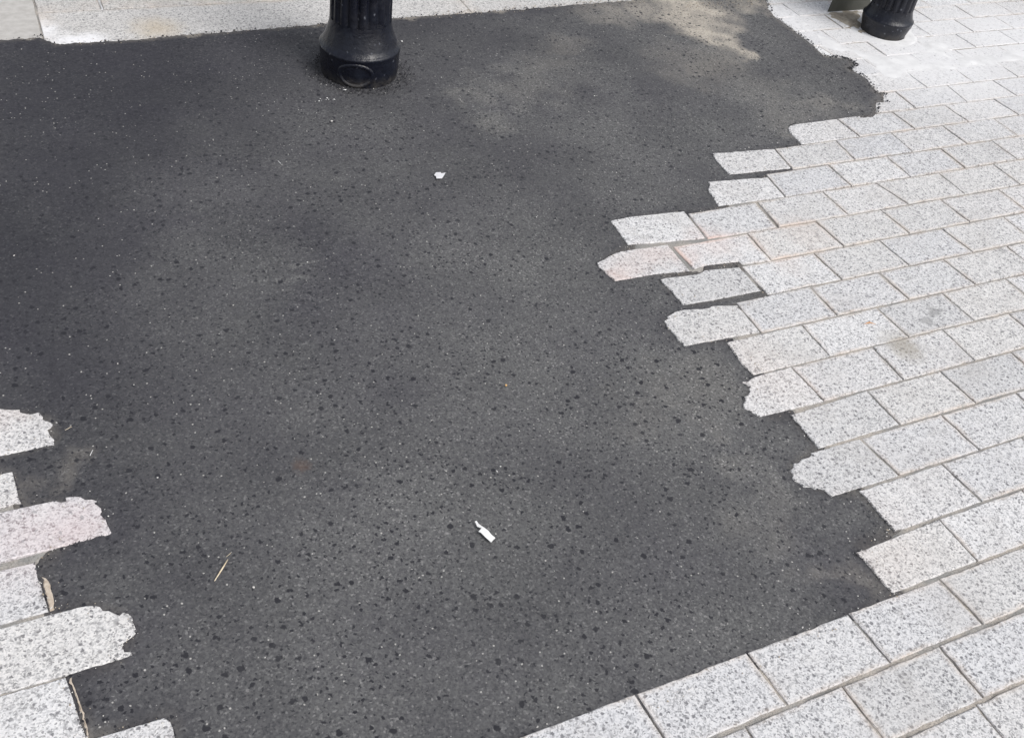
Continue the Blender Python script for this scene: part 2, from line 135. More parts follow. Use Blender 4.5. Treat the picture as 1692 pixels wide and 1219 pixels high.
# ------------------------------------------------------------------ materials
def granite(kind='sett'):
    t = NT('granite_' + kind)
    oi = t.n.new('ShaderNodeObjectInfo')
    off = t.n.new('ShaderNodeVectorMath'); off.operation = 'ADD'
    sc_ = t.n.new('ShaderNodeVectorMath'); sc_.operation = 'SCALE'; t.l.new(t.pos, off.inputs[0])
    mul = t.math('MULTIPLY', oi.outputs['Random'], 7.0); cmb = t.n.new('ShaderNodeCombineXYZ'); t.l.new(mul, cmb.inputs[2]); t.l.new(cmb.outputs[0], off.inputs[1])
    P = t.warp(160, .004, off.outputs[0])
    fine = t.sep(t.vor(430, P).outputs['Color'])[0]
    cl = t.noise(120, 3, .6, P)
    k = t.math('ADD', fine, t.math('MULTIPLY', t.math('SUBTRACT', cl, .5), 1.3))
    if kind == 'sett':
        pts = [(0, (.27, .27, .275)), (.14, (.38, .38, .385)), (.32, (.50, .50, .505)), (.55, (.605, .605, .61)), (.85, (.69, .685, .68))]
    else:
        pts = [(0, (.24, .235, .23)), (.12, (.36, .355, .345)), (.34, (.47, .465, .45)), (.6, (.57, .56, .545)), (.85, (.64, .63, .61))]
    c = t.ramp(k, pts)
    # black mica flecks
    v = t.vor(100, t.warp(260, .006, off.outputs[0]), flat=True); vc = t.sep(v.outputs['Color'])
    fl = t.math('MULTIPLY', t.math('LESS_THAN', vc[0], .42), t.rng(t.math('SUBTRACT', t.rng(vc[1], 0, 1, .08, .34), v.outputs['Distance']), 0, .1, 0, .85))
    c = t.mix(fl, c, (.14, .14, .15))
    # each stone its own tone
    w = t.sep(t.n.new('ShaderNodeTexWhiteNoise').outputs['Color']) if False else None
    c = t.mix(1.0, c, t.ramp(oi.outputs['Random'], [(0, (.86, .86, .87)), (.3, (1.0, .985, .97)), (.55, (.92, .925, .95)), (.8, (1.0, .985, .98)), (1, (1.04, 1.04, 1.05))]), 'MULTIPLY')
    ra = t.n.new('ShaderNodeAttribute'); ra.attribute_name = 'rim'; rim = ra.outputs['Fac']
    rimm = t.math('MULTIPLY', t.math('POWER', rim, 1.6), t.rng(t.noise(9, 3, .6), .38, .62, .06, .6))
    c = t.mix(t.math('MULTIPLY', rimm, t.rng(t.noise(150, 3, .7), .3, .6, .3, 1)), c, (.58, .49, .41))
    # worn-in dirt, broad
    g = t.noise(7, 4, .6)
    c = t.mix(t.rng(g, .5, .72, 0, .34), c, (.42, .40, .385))
    sm = t.math('MULTIPLY', t.rng(t.noise(16, 4, .7), .60, .70), t.rng(t.noise(110, 3, .7), .35, .6, .2, 1))
    c = t.mix(t.math('MULTIPLY', sm, .38), c, (.24, .23, .215))
    wv = t.warp(38, .05)
    wf = t.warp(120, .02, wv)
    if kind == 'sett':
        for (x, y), r, a in zip(D_PINK, (.05, .06, .035, .07, .05, .05, .10, .05, .09, .08, .05, .1, .1, .12, .05), (.24, .2, .28, .28, .3, .2, .2, .2, .12, .22, .24, .12, .12, .15, .10)):
            cc = (.66, .44, .37) if (x < 1.4 and y > 1.2) else (.63, .45, .45) if x < .2 else (.64, .50, .42)
            c = t.mix(t.math('MULTIPLY', t.blob(x, y, r * 1.35, wv, .9), t.math('MULTIPLY_ADD', rim, a * 1.2, a * .7)), c, cc)
        for (x, y), r in zip(D_BROWN, (.05, .04)):
            c = t.mix(t.math('MULTIPLY', t.blob(x, y, r * 1.3, wf, .9), .45), c, (.27, .24, .19))
        for (x, y), r in zip(D_GUM, (.014, .022, .017, .013)):
            c = t.mix(t.math('MULTIPLY', t.blob(x, y, r * 1.1, wf, .6), .6), c, (.20, .20, .20))
        # lime bloom over the stones by the far post
        wash = t.math('MAXIMUM', t.math('MAXIMUM', t.blob(2.75, 2.22, .62, wv, .85), t.blob(3.2, 2.25, .5, wv, .9)), t.blob(2.35, 2.5, .35, wv, .9))
        wash = t.math('MULTIPLY', wash, t.rng(t.noise(60, 3, .65), .3, .62, .45, .92))
        c = t.mix(wash, c, (.70, .70, .71))
        wk = t.rng(t.noise(22, 4, .65), .56, .68, 0, .30)
        c = t.mix(wk, c, (.72, .71, .70))
    else:
        for (x, y), r in zip(D_WASH, (.07, .09, .07)):
            c = t.mix(t.math('MULTIPLY', t.blob(x, y, r, wf, .9), .75), c, (.84, .84, .86))
        c = t.mix(t.math('MULTIPLY', t.blob(.36, 2.73, .10, wf, .9), .45), c, (.48, .38, .24))
    sp = wet_spots(t, 60, .35, .0008, .0040)
    c = t.mix(t.math('MULTIPLY', sp, .5), c, (.16, .16, .17))
    n = t.bump(t.noise(420, 2, .6), .35, .0008)
    n = t.bump(t.noise(60, 3, .6), .35, .0015, n)
    return t.fin(c, t.rng(fine, 0, 1, .55, .85), n, spec=.4)

def asphalt_mat():
    t = NT('asphalt')
    v = t.vor(330, t.warp(300, .002), flat=True); vc = t.sep(v.outputs['Color'])
    c = t.ramp(vc[0], [(0, (.020, .020, .024)), (.3, (.044, .044, .049)), (.7, (.068, .068, .074)), (.92, (.10, .10, .105)), (1, (.24, .24, .24))])
    v2 = t.vor(130, t.warp(200, .004)); v2c = t.sep(v2.outputs['Color'])
    c = t.mix(.45, c, t.ramp(v2c[0], [(0, (.032, .032, .037)), (.5, (.062, .062, .066)), (1, (.095, .095, .098))]))
    # film of pale dust that traffic of feet leaves; its fade and the dark tint at upper left paint soft shade
    at = t.n.new('ShaderNodeAttribute'); at.attribute_name = 'dust'
    at2 = t.n.new('ShaderNodeAttribute'); at2.attribute_name = 'film_and_light'
    c = t.mix(t.rng(t.noise(4.5, 3, .55), .35, .65, 0, .35), c, (.050, .046, .064))
    brk = t.rng(t.noise(170, 3, .7), .3, .6, .5, 1.0)
    c = t.mix(t.math('MULTIPLY', at2.outputs['Fac'], t.rng(t.noise(240, 2, .7), .25, .65, .35, 1.0)), c, t.ramp(vc[2], [(0, (.095, .095, .096)), (.45, (.135, .135, .134)), (.9, (.165, .165, .162)), (1, (.30, .295, .29))]))
    at3 = t.n.new('ShaderNodeAttribute'); at3.attribute_name = 'shade_and_edges'
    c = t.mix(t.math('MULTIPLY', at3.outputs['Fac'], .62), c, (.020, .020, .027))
    c = t.mix(t.math('MULTIPLY', at.outputs['Fac'], brk), c, (.48, .435, .37))
    pit = t.rng(t.noise(210, 3, .7), .36, .46, .55, 0)
    c = t.mix(pit, c, (.024, .024, .029))
    # pale grains
    v3 = t.vor(150, t.warp(300, .002)); v3c = t.sep(v3.outputs['Color'])
    sp = t.math('MULTIPLY', t.math('LESS_THAN', v3c[0], t.rng(t.noise(9, 2), .35, .7, .010, .07)), t.rng(v3.outputs['Distance'], .14, .28, 1, 0))
    c = t.mix(sp, c, (.42, .41, .39))
    # rust mark
    c = t.mix(t.math('MULTIPLY', t.blob(D_RUST[0][0], D_RUST[0][1], .022, t.warp(90, .03), .9), .4), c, (.13, .075, .05))
    s1 = wet_spots(t, 44, .44, .0006, .0058)
    s2 = wet_spots(t, 88, .58, .0006, .0031)
    s = t.math('MAXIMUM', s1, s2)
    c = t.mix(t.math('MULTIPLY', s, t.rng(t.noise(5, 2), .3, .6, .8, .97)), c, (.017, .017, .022))
    n = t.bump(vc[1], .45, .0006)
    n = t.bump(v2c[1], .25, .0010, n)
    n = t.bump(t.noise(420, 2, .7), .5, .0008, n)
    return t.fin(c, t.math('SUBTRACT', .82, t.math('MULTIPLY', s, .15)), n, spec=.35)

def simple(name, c1, c2, scale=60, rough=.85, bump=.4, dist=.001, metal=0, spec=.4):
    t = NT(name)
    c = t.mix(t.rng(t.noise(scale, 4, .65), .35, .65), c1, c2)
    return t.fin(c, rough, t.bump(t.noise(scale * 3, 3, .6), bump, dist), metal, spec)

def joint_mat():
    t = NT('joint_sand')
    c = t.mix(t.rng(t.noise(14, 3, .6), .4, .62), (.29, .285, .275), (.46, .42, .375))
    c = t.mix(t.rng(t.noise(300, 2, .7), .45, .7, 0, .7), c, (.16, .155, .145))
    return t.fin(c, .95, t.bump(t.noise(400, 2, .7), .8, .002), spec=.2)

def smear_mat():
    t = NT('lime_mortar')
    c = t.mix(t.rng(t.noise(18, 4, .6), .35, .65), (.60, .60, .605), (.72, .72, .725))
    v = t.vor(60, t.warp(200, .006)); vc = t.sep(v.outputs['Color'])
    c = t.mix(t.math('MULTIPLY', t.math('LESS_THAN', vc[0], .2), t.rng(v.outputs['Distance'], .05, .22, .7, 0)), c, (.33, .33, .34))
    return t.fin(c, .85, t.bump(t.noise(90, 4, .7), .5, .0015))

def paint_mat():
    t = NT('black_gloss_paint')
    n1 = t.noise(24, 4, .65)
    c = t.mix(t.rng(n1, .45, .7, 0, .7), (.004, .005, .011), (.009, .012, .022))
    v = t.vor(75, t.warp(80, .008)); vc = t.sep(v.outputs['Color'])
    mk = t.math('MULTIPLY', t.math('LESS_THAN', vc[0], .22), t.rng(v.outputs['Distance'], .05, .3, .8, 0))
    c = t.mix(mk, c, (.16, .17, .20))
    c = t.mix(t.rng(t.noise(9, 4, .7), .55, .75, 0, .3), c, (.035, .033, .036))
    sx = t.n.new('ShaderNodeSeparateXYZ'); t.l.new(t.pos, sx.inputs[0])
    low = t.math('MULTIPLY', t.rng(sx.outputs[2], .004, .03, 1, 0), t.rng(t.noise(60, 4, .7), .35, .65))
    c = t.mix(t.math('MULTIPLY', low, .7), c, (.075, .068, .06))
    return t.fin(c, t.math('ADD', t.rng(n1, .3, .7, .22, .40), t.math('MULTIPLY', low, .4)), t.bump(t.noise(38, 5, .65), .6, .006), spec=.42)

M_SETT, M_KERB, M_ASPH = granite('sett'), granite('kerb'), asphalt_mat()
M_SAND, M_SMEAR, M_PAINT = joint_mat(), smear_mat(), paint_mat()
M_SLAB = simple('smooth_stone', (.40, .385, .365), (.49, .475, .455), 40, .8, .3)
M_MORT = simple('sandy_mortar', (.40, .33, .26), (.58, .51, .43), 110)
M_GRIT = simple('pale_grit', (.45, .43, .40), (.75, .74, .72), 25)
M_SANDG = simple('tan_grit', (.28, .23, .17), (.48, .42, .34), 25)
M_CRUMB = simple('asphalt_crumb', (.016, .016, .020), (.045, .045, .05), 40)
M_PAPER = simple('white_paper', (.70, .70, .69), (.78, .78, .78), 120, .7, .3)
M_FLAKE = simple('grey_flake', (.62, .62, .64), (.74, .74, .76), 60, .7, .2)
M_STRAW = simple('dry_straw', (.62, .50, .34), (.78, .70, .54), 80, .6, .2)
M_LEAF = simple('dry_leaf', (.55, .22, .06), (.66, .34, .14), 80, .6, .2)
M_METAL = simple('olive_grey_metal', (.060, .062, .052), (.085, .086, .074), 14, .55, .2, .002)
M_DUSTY = simple('dirty_sand', (.24, .21, .17), (.40, .36, .30), 45, .95, .9, .004)

# ------------------------------------------------------------------ object helpers
def tag(o, label=None, cat=None, group=None, kind=None):
    if label: o['label'] = label
    if cat: o['category'] = cat
    if group: o['group'] = group
    if kind: o['kind'] = kind
    return o
def link(name, me, mat=None, parent=None, loc=(0, 0, 0)):
    o = bpy.data.objects.new(name, me); col.objects.link(o); o.location = loc
    if mat and not me.materials: me.materials.append(mat)
    if parent: o.parent = parent
    return o
def mesh(name, vs, fs, smooth=False):
    me = bpy.data.meshes.new(name); me.from_pydata(vs, [], fs); me.update()
    if smooth:
        for p in me.polygons: p.use_smooth = True
    return me
def empty(name, loc): 
    o = bpy.data.objects.new(name, None); col.objects.link(o); o.location = loc; o.empty_display_size = .1
    return o
def from_bm(name, bm, smooth=False):
    me = bpy.data.meshes.new(name); bmesh.ops.recalc_face_normals(bm, faces=bm.faces); bm.to_mesh(me); bm.free()
    if smooth:
        for p in me.polygons: p.use_smooth = True
    return me

def stone_mesh(poly, step=.014, rough=.0006, depth=.055, bevel=.0016, ragged=False):
    "a stone from its plan outline: rough sides, slightly worn arris, flat top"
    area = sum(poly[i][0] * poly[(i + 1) % len(poly)][1] - poly[(i + 1) % len(poly)][0] * poly[i][1] for i in range(len(poly)))
    if area < 0: poly = poly[::-1]
    pts = []
    for i, a in enumerate(poly):
        b = poly[(i + 1) % len(poly)]
        L = math.hypot(b[0] - a[0], b[1] - a[1]); n = max(1, int(L / step))
        for k in range(n):
            f = k / n; nx, ny = (b[1] - a[1]) / max(L, 1e-9), -(b[0] - a[0]) / max(L, 1e-9)
            j = -abs(rnd.gauss(0, rough)) if k else -rough
            if rnd.random() < .04: j -= .0015
            pts.append((a[0] + (b[0] - a[0]) * f + nx * j, a[1] + (b[1] - a[1]) * f + ny * j))
    N = len(pts); cx = sum(p[0] for p in pts) / N; cy = sum(p[1] for p in pts) / N
    ins = []
    for i, p in enumerate(pts):
        a, b = pts[i - 1], pts[(i + 1) % N]
        tx, ty = b[0] - a[0], b[1] - a[1]; L = math.hypot(tx, ty) or 1
        w = bevel * rnd.uniform(.6, 1.5)
        ins.append((p[0] - ty / L * w, p[1] + tx / L * w))
    vs = [(p[0] - cx, p[1] - cy, -depth) for p in pts] + [(p[0] - cx, p[1] - cy, -bevel * rnd.uniform(.5, 1.2)) for p in pts] + [(p[0] - cx, p[1] - cy, 0) for p in ins]
    fs = []
    for i in range(N):
        j = (i + 1) % N
        fs += [(i, j, N + j, N + i), (N + i, N + j, 2 * N + j, 2 * N + i)]
    wide = .009 if N < 9e9 and not ragged else .0022
    inn = []
    for i, p in enumerate(ins):
        a, b = ins[i - 1], ins[(i + 1) % N]
        if ragged:
            tx, ty = b[0] - a[0], b[1] - a[1]; L = math.hypot(tx, ty) or 1
            inn.append((p[0] - ty / L * wide, p[1] + tx / L * wide))
        else:
            inn.append((cx + (p[0] - cx) * .88, cy + (p[1] - cy) * .80))
    if ragged: fs.append(tuple(range(2 * N, 3 * N)))
    else:
        vs += [(p[0] - cx, p[1] - cy, 0) for p in inn]
        for i in range(N):
            j = (i + 1) % N; fs.append((2 * N + i, 2 * N + j, 3 * N + j, 3 * N + i))
        fs.append(tuple(range(3 * N, 4 * N)))
    me = mesh('stone', vs, fs)
    at = me.attributes.new('rim', 'FLOAT', 'POINT')
    at.data.foreach_set('value', np.array([1.0 if not ragged else .15] * (3 * N) + [0.0] * (len(vs) - 3 * N), dtype=np.float32))
    return me, (cx, cy)

def vnoise(x, y, cell, seed):
    r = np.random.RandomState(seed); T = r.rand(256, 256)
    u, v = x / cell + 40.3, y / cell + 71.7
    i, j = np.floor(u).astype(int), np.floor(v).astype(int); fu, fv = u - i, v - j
    fu = fu * fu * (3 - 2 * fu); fv = fv * fv * (3 - 2 * fv)
    g = lambda a, b: T[a % 256, b % 256]
    return (g(i, j) * (1 - fu) + g(i + 1, j) * fu) * (1 - fv) + (g(i, j + 1) * (1 - fu) + g(i + 1, j + 1) * fu) * fv
def poly_sd(x, y, poly):
    "signed distance, positive inside"
    d = np.full(x.shape, 1e9); ins = np.zeros(x.shape, bool); n = len(poly)
    for k in range(n):
        ax, ay = poly[k]; bx, by = poly[(k + 1) % n]
        ex, ey = bx - ax, by - ay; L = ex * ex + ey * ey + 1e-18
        t = np.clip(((x - ax) * ex + (y - ay) * ey) / L, 0, 1)
        d = np.minimum(d, (x - ax - t * ex) ** 2 + (y - ay - t * ey) ** 2)
        c = ((ay > y) != (by > y))
        with np.errstate(divide='ignore', invalid='ignore'):
            xi = (bx - ax) * (y - ay) / ((by - ay) if by != ay else 1e-12) + ax
        ins ^= c & (x < xi)
    return np.where(ins, 1, -1) * np.sqrt(d)
def line_d(x, y, pl):
    d = np.full(x.shape, 1e9)
    for (ax, ay), (bx, by) in zip(pl[:-1], pl[1:]):
        ex, ey = bx - ax, by - ay; L = ex * ex + ey * ey + 1e-18
        t = np.clip(((x - ax) * ex + (y - ay) * ey) / L, 0, 1)
        d = np.minimum(d, (x - ax - t * ex) ** 2 + (y - ay - t * ey) ** 2)
    return np.sqrt(d)
def grid_sheet(name, X, Y, Z, keep, attrs=None, smooth=True):
    "mesh from a height field, keeping only wanted vertices"
    ny, nx = X.shape; idx = np.arange(nx * ny).reshape(ny, nx)
    q = np.stack([idx[:-1, :-1], idx[:-1, 1:], idx[1:, 1:], idx[1:, :-1]], -1).reshape(-1, 4)
    kf = keep.reshape(-1)[q].all(1); q = q[kf]
    used = np.zeros(nx * ny, bool); used[q.reshape(-1)] = True
    new = np.cumsum(used) - 1; q = new[q]
    co = np.stack([X, Y, Z], -1).reshape(-1, 3)[used].astype(np.float32)
    me = bpy.data.meshes.new(name); me.vertices.add(len(co)); me.vertices.foreach_set('co', co.reshape(-1))
    me.loops.add(q.size); me.loops.foreach_set('vertex_index', q.reshape(-1).astype(np.int32))
    me.polygons.add(len(q)); me.polygons.foreach_set('loop_start', np.arange(0, q.size, 4, dtype=np.int32))
    me.polygons.foreach_set('use_smooth', np.full(len(q), smooth))
    me.update(calc_edges=True)
    for k, v in (attrs or {}).items():
        a = me.attributes.new(k, 'FLOAT', 'POINT'); a.data.foreach_set('value', v.reshape(-1)[used].astype(np.float32))
    return me

# ------------------------------------------------------------------ ground to the horizon and the joint bed
g = link('ground', mesh('ground', [(-150, -150, -.075), (150, -150, -.075), (150, 150, -.075), (-150, 150, -.075)], [(0, 1, 2, 3)]),
         simple('far_paving', (.34, .335, .32), (.42, .415, .40), 3, .9)); tag(g, kind='structure')
XB, YB = np.meshgrid(np.arange(-1.4, 5.2, .012), np.arange(-.6, 3.8, .012))
HB = -.0036 + (vnoise(XB, YB, .045, 71) - .5) * .0042 + (vnoise(XB, YB, .014, 72) - .5) * .0016
HB -= .012 * (poly_sd(XB, YB, D_ASPH) > .004)
pav = link('paving', grid_sheet('joint_bed', XB, YB, HB, HB < 9), M_SAND)
tag(pav, kind='structure')

def place_stone(poly, mat=M_SETT, parent=pav, name='sett', label=None, z=None, tilt=.003, **kw):
    me, c = stone_mesh(poly, **kw)
    o = link(name, me, mat, parent, (c[0], c[1], (rnd.uniform(-.0007, .0006) if z is None else z)))
    o.rotation_euler = (rnd.gauss(0, tilt), rnd.gauss(0, tilt), 0)
    if label: o['label'] = label
    return o
def clampy(pl, lo, hi): return [(x, min(max(y, lo), hi)) for x, y in pl]

broken = 'broken sett with a ragged end against the asphalt'
n_sett = 0
for r in D_ROWS:
    yt, yb = r['y']; gp = .0042 if yt > .7 else .0052
    hi, lo = yt - gp / 2, yb + gp / 2
    J = r['j']; left = r.get('left'); ov = r.get('over', {}); wide = r.get('wide', [])
    if not left and yt > 1.9:
        def left_x(y, x):
            while poly_sd(np.array([x]), np.array([y]), D_ASPH)[0] > .018: x += .004
            return x
        while len(J) > 2 and min(left_x(yt, J[1][0]) - J[1][0], left_x(yb, J[1][1]) - J[1][1]) > 0: J = J[1:]
        J = [(left_x(yt, J[0][0]), left_x(yb, J[0][1]))] + [q for q in J[1:]]
    starts = ([None] + J[:-1]) if left else J[:-1]
    ends = J if left else J[1:]
    for k, (a, b) in enumerate(zip(starts, ends)):
        gh = rnd.uniform(.0024, .0042); jt = lambda: rnd.gauss(0, .0006)
        w = gh / 2 + (.003 if k in wide else 0)
        tr, br = (b[0] - w, hi + jt()), (b[1] - w, lo + jt())
        if a is None:
            top = [q for q in ov.get('top', []) if q[0] > left[0][0] - .002]
            bot = [q for q in ov.get('bottom', []) if q[0] > left[-1][0] - .002]
            if 'top' in ov: tr = (tr[0], ov['top'][-1][1])
            if 'bottom' in ov: br = (br[0], ov['bottom'][-1][1])
            L = left if ov else clampy(left, lo, hi)
            poly = [tr] + [q for q in reversed(top) if q[0] < tr[0] - .01] + list(L) + [q for q in bot if q[0] < br[0] - .01] + [br]
            ragged = len(left) > 8
            place_stone(poly, label=broken if ragged else None, rough=.0005, step=.010, ragged=True)
        else:
            w2 = rnd.uniform(.0012, .0021) + (.001 if (k - 1) in wide else 0)
            poly = [tr, (a[0] + w2, hi + jt()), (a[1] + w2, lo + jt()), br]
            if k == 1 and 'bottom1' in ov: poly = poly[:2] + list(ov['bottom1'])
            place_stone(poly)
        n_sett += 1
for i, r in enumerate(D_LROWS):
    yt, yb = r['y']; hi, lo = yt - .0025, yb + .0025
    J = r['j']; R = clampy(r['right'], lo, hi)
    place_stone([(J[0] + .002, hi)] + R + [(J[0] + .002, lo)], label=broken if len(R) > 8 else None, rough=.0005, step=.010, ragged=True)
    for a, b in zip(J[1:3], J[:2]):
        place_stone([(a + .002, hi), (b - .002, hi), (b - .002, lo), (a + .002, lo)])
        n_sett += 1

# strips of sandy mortar that still cling to two setts
for k, D in enumerate((D_MORT, D_MORT2)):
    place_stone(D, M_MORT, pav, 'mortar_strip', 'sandy mortar strip clinging to the end of a sett', z=-.0004, depth=.02, rough=.0008, step=.006, ragged=True)

# ------------------------------------------------------------------ kerb slabs along the top
kerb = link('kerb', mesh('kerb_bed', [(-1.4, 2.60, -.012), (2.2, 2.60, -.012), (2.2, 3.9, -.012), (-1.4, 3.9, -.012)], [(0, 1, 2, 3)]), M_SAND)
tag(kerb, kind='structure')
K = D_KERB
def slab(x0, x1, y0, y1, mat=M_KERB, front=None, label=None):
    pl = [(x1, y1), (x0, y1)] + ([(x0, y0)] if front is None else [(x0, front[0][1])] + list(front[1:-1]) + [(x1, front[-1][1])]) + ([(x1, y0)] if front is None else [])
    return place_stone(pl, mat, kerb, 'kerb_slab', label, tilt=0, z=rnd.uniform(-.0002, .0002), step=.03, depth=.09)
slab(-1.3, .0685, 2.70, 3.8, M_SLAB, label='smooth warm grey stone slab beside the granite kerb')
slab(.0725, 1.2935, 2.64, 2.8645, front=[(.0725, 2.655), (.4, 2.66), (.8, 2.672), (1.2935, 2.68)])
slab(1.2965, 2.14, 2.66, 2.8645, front=[(1.2965, 2.68), (1.7, 2.70), (2.14, 2.71)])
slab(.0725, .235, 2.8685, 3.8)
slab(.243, 1.14, 2.8685, 3.8)
slab(1.143, 2.14, 2.8685, 3.8)
t_ = place_stone([(.2355, 2.869), (.2425, 2.869), (.2425, 3.6), (.2355, 3.6)], M_SMEAR, kerb, 'pale_joint', None, z=-.0008, tilt=0, depth=.01)

# ------------------------------------------------------------------ asphalt patch
S = .0045
xs = np.arange(-1.15, 2.72, S); ys = np.arange(.47, 3.22, S)
X, Y = np.meshgrid(xs, ys)
rs = np.random.RandomState(5)
X = X + rs.uniform(-.3, .3, X.shape) * S; Y = Y + rs.uniform(-.3, .3, Y.shape) * S
sdist = poly_sd(X, Y, D_ASPH)
edge = np.minimum(line_d(X, Y, D_TR + [(2.42, 2.75), (2.6, 3.2)]), line_d(X, Y, D_KERB + [(2.1, 2.735)]))
edgeK = line_d(X, Y, [(-1.2, 2.74)] + D_KERB + [(2.1, 2.735)])
edge = np.minimum(edge, edgeK)
lift = np.clip(1 - (edge - .045) / .06, 0, 1)
Z = -.0020 + .0048 * lift
Z += (vnoise(X, Y, .16, 1) - .5) * .0016 * (1 - .5 * lift) + (vnoise(X, Y, .035, 2) - .5) * .0010
grain = (rs.rand(*X.shape) - .5); grain2 = vnoise(X, Y, .009, 3) - .5
near = np.clip(1 - sdist / .05, 0, 1)
Z += grain * (.0007 + .0012 * near) + grain2 * (.0008 + .0010 * near)
Z -= (rs.rand(*X.shape) > .985) * .0012
ov = np.clip((lift - .3) / .4, 0, 1)
fall_hi = np.clip((.007 - sdist + (vnoise(X, Y, .012, 8) - .5) * .006) / .006, 0, 3) * .0045
fall_lo = np.clip(-sdist, 0, 1) * .9
Z -= fall_hi * ov + fall_lo * (1 - ov)
Z = np.where(lift < .05, np.minimum(Z, -.0008), Z)
# sand blown over the asphalt, and the grey film that has dried on it
dust = np.zeros_like(X)
wx = X + (vnoise(X, Y, .06, 21) - .5) * .12 + (vnoise(X, Y, .015, 22) - .5) * .03; wy = Y + (vnoise(X, Y, .06, 23) - .5) * .12 + (vnoise(X, Y, .015, 24) - .5) * .03
DR = (.15, .12, .09, .06, .13, .13, .16, .12, .10, .09, .13, .05, .12, .10, .08, .12, .12, .08, .10, .06, .06, .05, .08, .05, .06, .04, .10, .08, .05)
DA = (1., 1., .95, .85, .8, .20, .20, .08, .08, .14, .08, .16, .3, .45, .12, .08, .06, .06, .06, .05, .06, .05, .06, .06, .06, .14, .55, .5, .16)
for (x, y), r, a in zip(D_DUST, DR, DA):
    d = np.sqrt((wx - x) ** 2 + (wy - y) ** 2)
    dust = np.maximum(dust, a * np.clip(1.3 - 1.25 * d / (r * 1.2), 0, 1) ** 1.3)
dust = np.maximum(dust, .5 * np.clip(1 - (edgeK + (vnoise(X, Y, .05, 31) - .35) * .05) / .022, 0, 1) * (vnoise(X, Y, .22, 33) > .42))
dust = np.maximum(dust, .35 * np.clip(1 - sdist / .03, 0, 1) * vnoise(X, Y, .07, 34))
lit_fac = np.clip((X * .75 - Y * .55 + 1.25) / 1.2, 0, 1)  # low at upper left, where soft shade is put into the colour
film_and_light = np.clip(-.04 + .72 * lit_fac + .55 * (vnoise(X, Y, .30, 41) - .5) + .35 * (vnoise(X, Y, .09, 42) - .5), 0, 1)  # dried dust, faded toward upper left as part of the painted shade
film_and_light *= np.clip(.35 + sdist / .09, 0, 1)
for k in (7, 8, 9, 10, 15, 16, 17, 18, 19, 20, 23, 24):
    d = np.sqrt((wx - D_DUST[k][0]) ** 2 + (wy - D_DUST[k][1]) ** 2)
    film_and_light = np.clip(film_and_light + .42 * np.clip(1.4 - 1.4 * d / (DR[k] * 1.3), 0, 1), 0, 1)
for k, L in enumerate(D_STREAK):
    d = line_d(X + (vnoise(X, Y, .02, 91) - .5) * .012, Y + (vnoise(X, Y, .02, 92) - .5) * .012, L)
    film_and_light = np.clip(film_and_light + (.75 if len(L) > 2 or k in (1, 9, 10) else 1.3) * np.clip(1 - d / (.012 if len(L) > 2 or k in (1, 9, 10) else .005), 0, 1) * (vnoise(X, Y, .007, 93) > .35), 0, 1.4)
# streaky scuffs, drawn out along one direction
ax_ = X * .94 + Y * .34; bx_ = -X * .34 + Y * .94
st = vnoise(ax_ * .18, bx_, .011, 81) * vnoise(X, Y, .16, 82)
film_and_light = np.clip(film_and_light + .9 * np.clip(st - .52, 0, 1) * lit_fac, 0, 1)
shade_and_edges = np.clip(1.05 - 1.1 * lit_fac + .9 * (vnoise(X, Y, .42, 43) - .5) + .5 * (vnoise(X, Y, .13, 44) - .5), 0, 1)  # dark tint standing in for soft shade over the upper left
shade_and_edges = np.maximum(shade_and_edges, .85 * np.clip(1.35 - (sdist + (vnoise(X, Y, .05, 45) - .5) * .03) / .022, 0, 1) * (Y < 2.0))  # same tint as a dark band along the sett edges
film_and_light *= np.where((sdist < .012) & (Y < 2.0), .3, 1)
shade_and_edges = np.maximum(shade_and_edges, .6 * np.clip(1.3 - np.hypot(wx - .85, wy - 2.33) / .17, 0, 1))  # soft occlusion round the larger bollard's foot, painted into the tint
asp = link('asphalt', grid_sheet('asphalt', X, Y, Z, sdist > -.022, {'dust': dust, 'film_and_light': film_and_light, 'shade_and_edges': shade_and_edges}), M_ASPH)
tag(asp, kind='structure')

# ------------------------------------------------------------------ lime mortar smeared over the setts round the far post
S2 = .006
X2, Y2 = np.meshgrid(np.arange(2.05, 3.75, S2), np.arange(1.9, 2.85, S2))
sm = poly_sd(X2, Y2, D_SMEAR)
sm2 = sm + (vnoise(X2, Y2, .12, 51) - .5) * .07 + (vnoise(X2, Y2, .03, 52) - .5) * .03
Z2 = -.0035 + np.clip(sm2 / .06, -.6, 1) * .0043 + (vnoise(X2, Y2, .06, 53) - .5) * .0030 + (vnoise(X2, Y2, .018, 54) - .5) * .0010
smo = link('mortar_smear', grid_sheet('smear', X2, Y2, Z2, sm2 > -.02), M_SMEAR, pav)
tag(smo, 'dried white mortar smeared over the setts around the far bollard', kind='stuff')

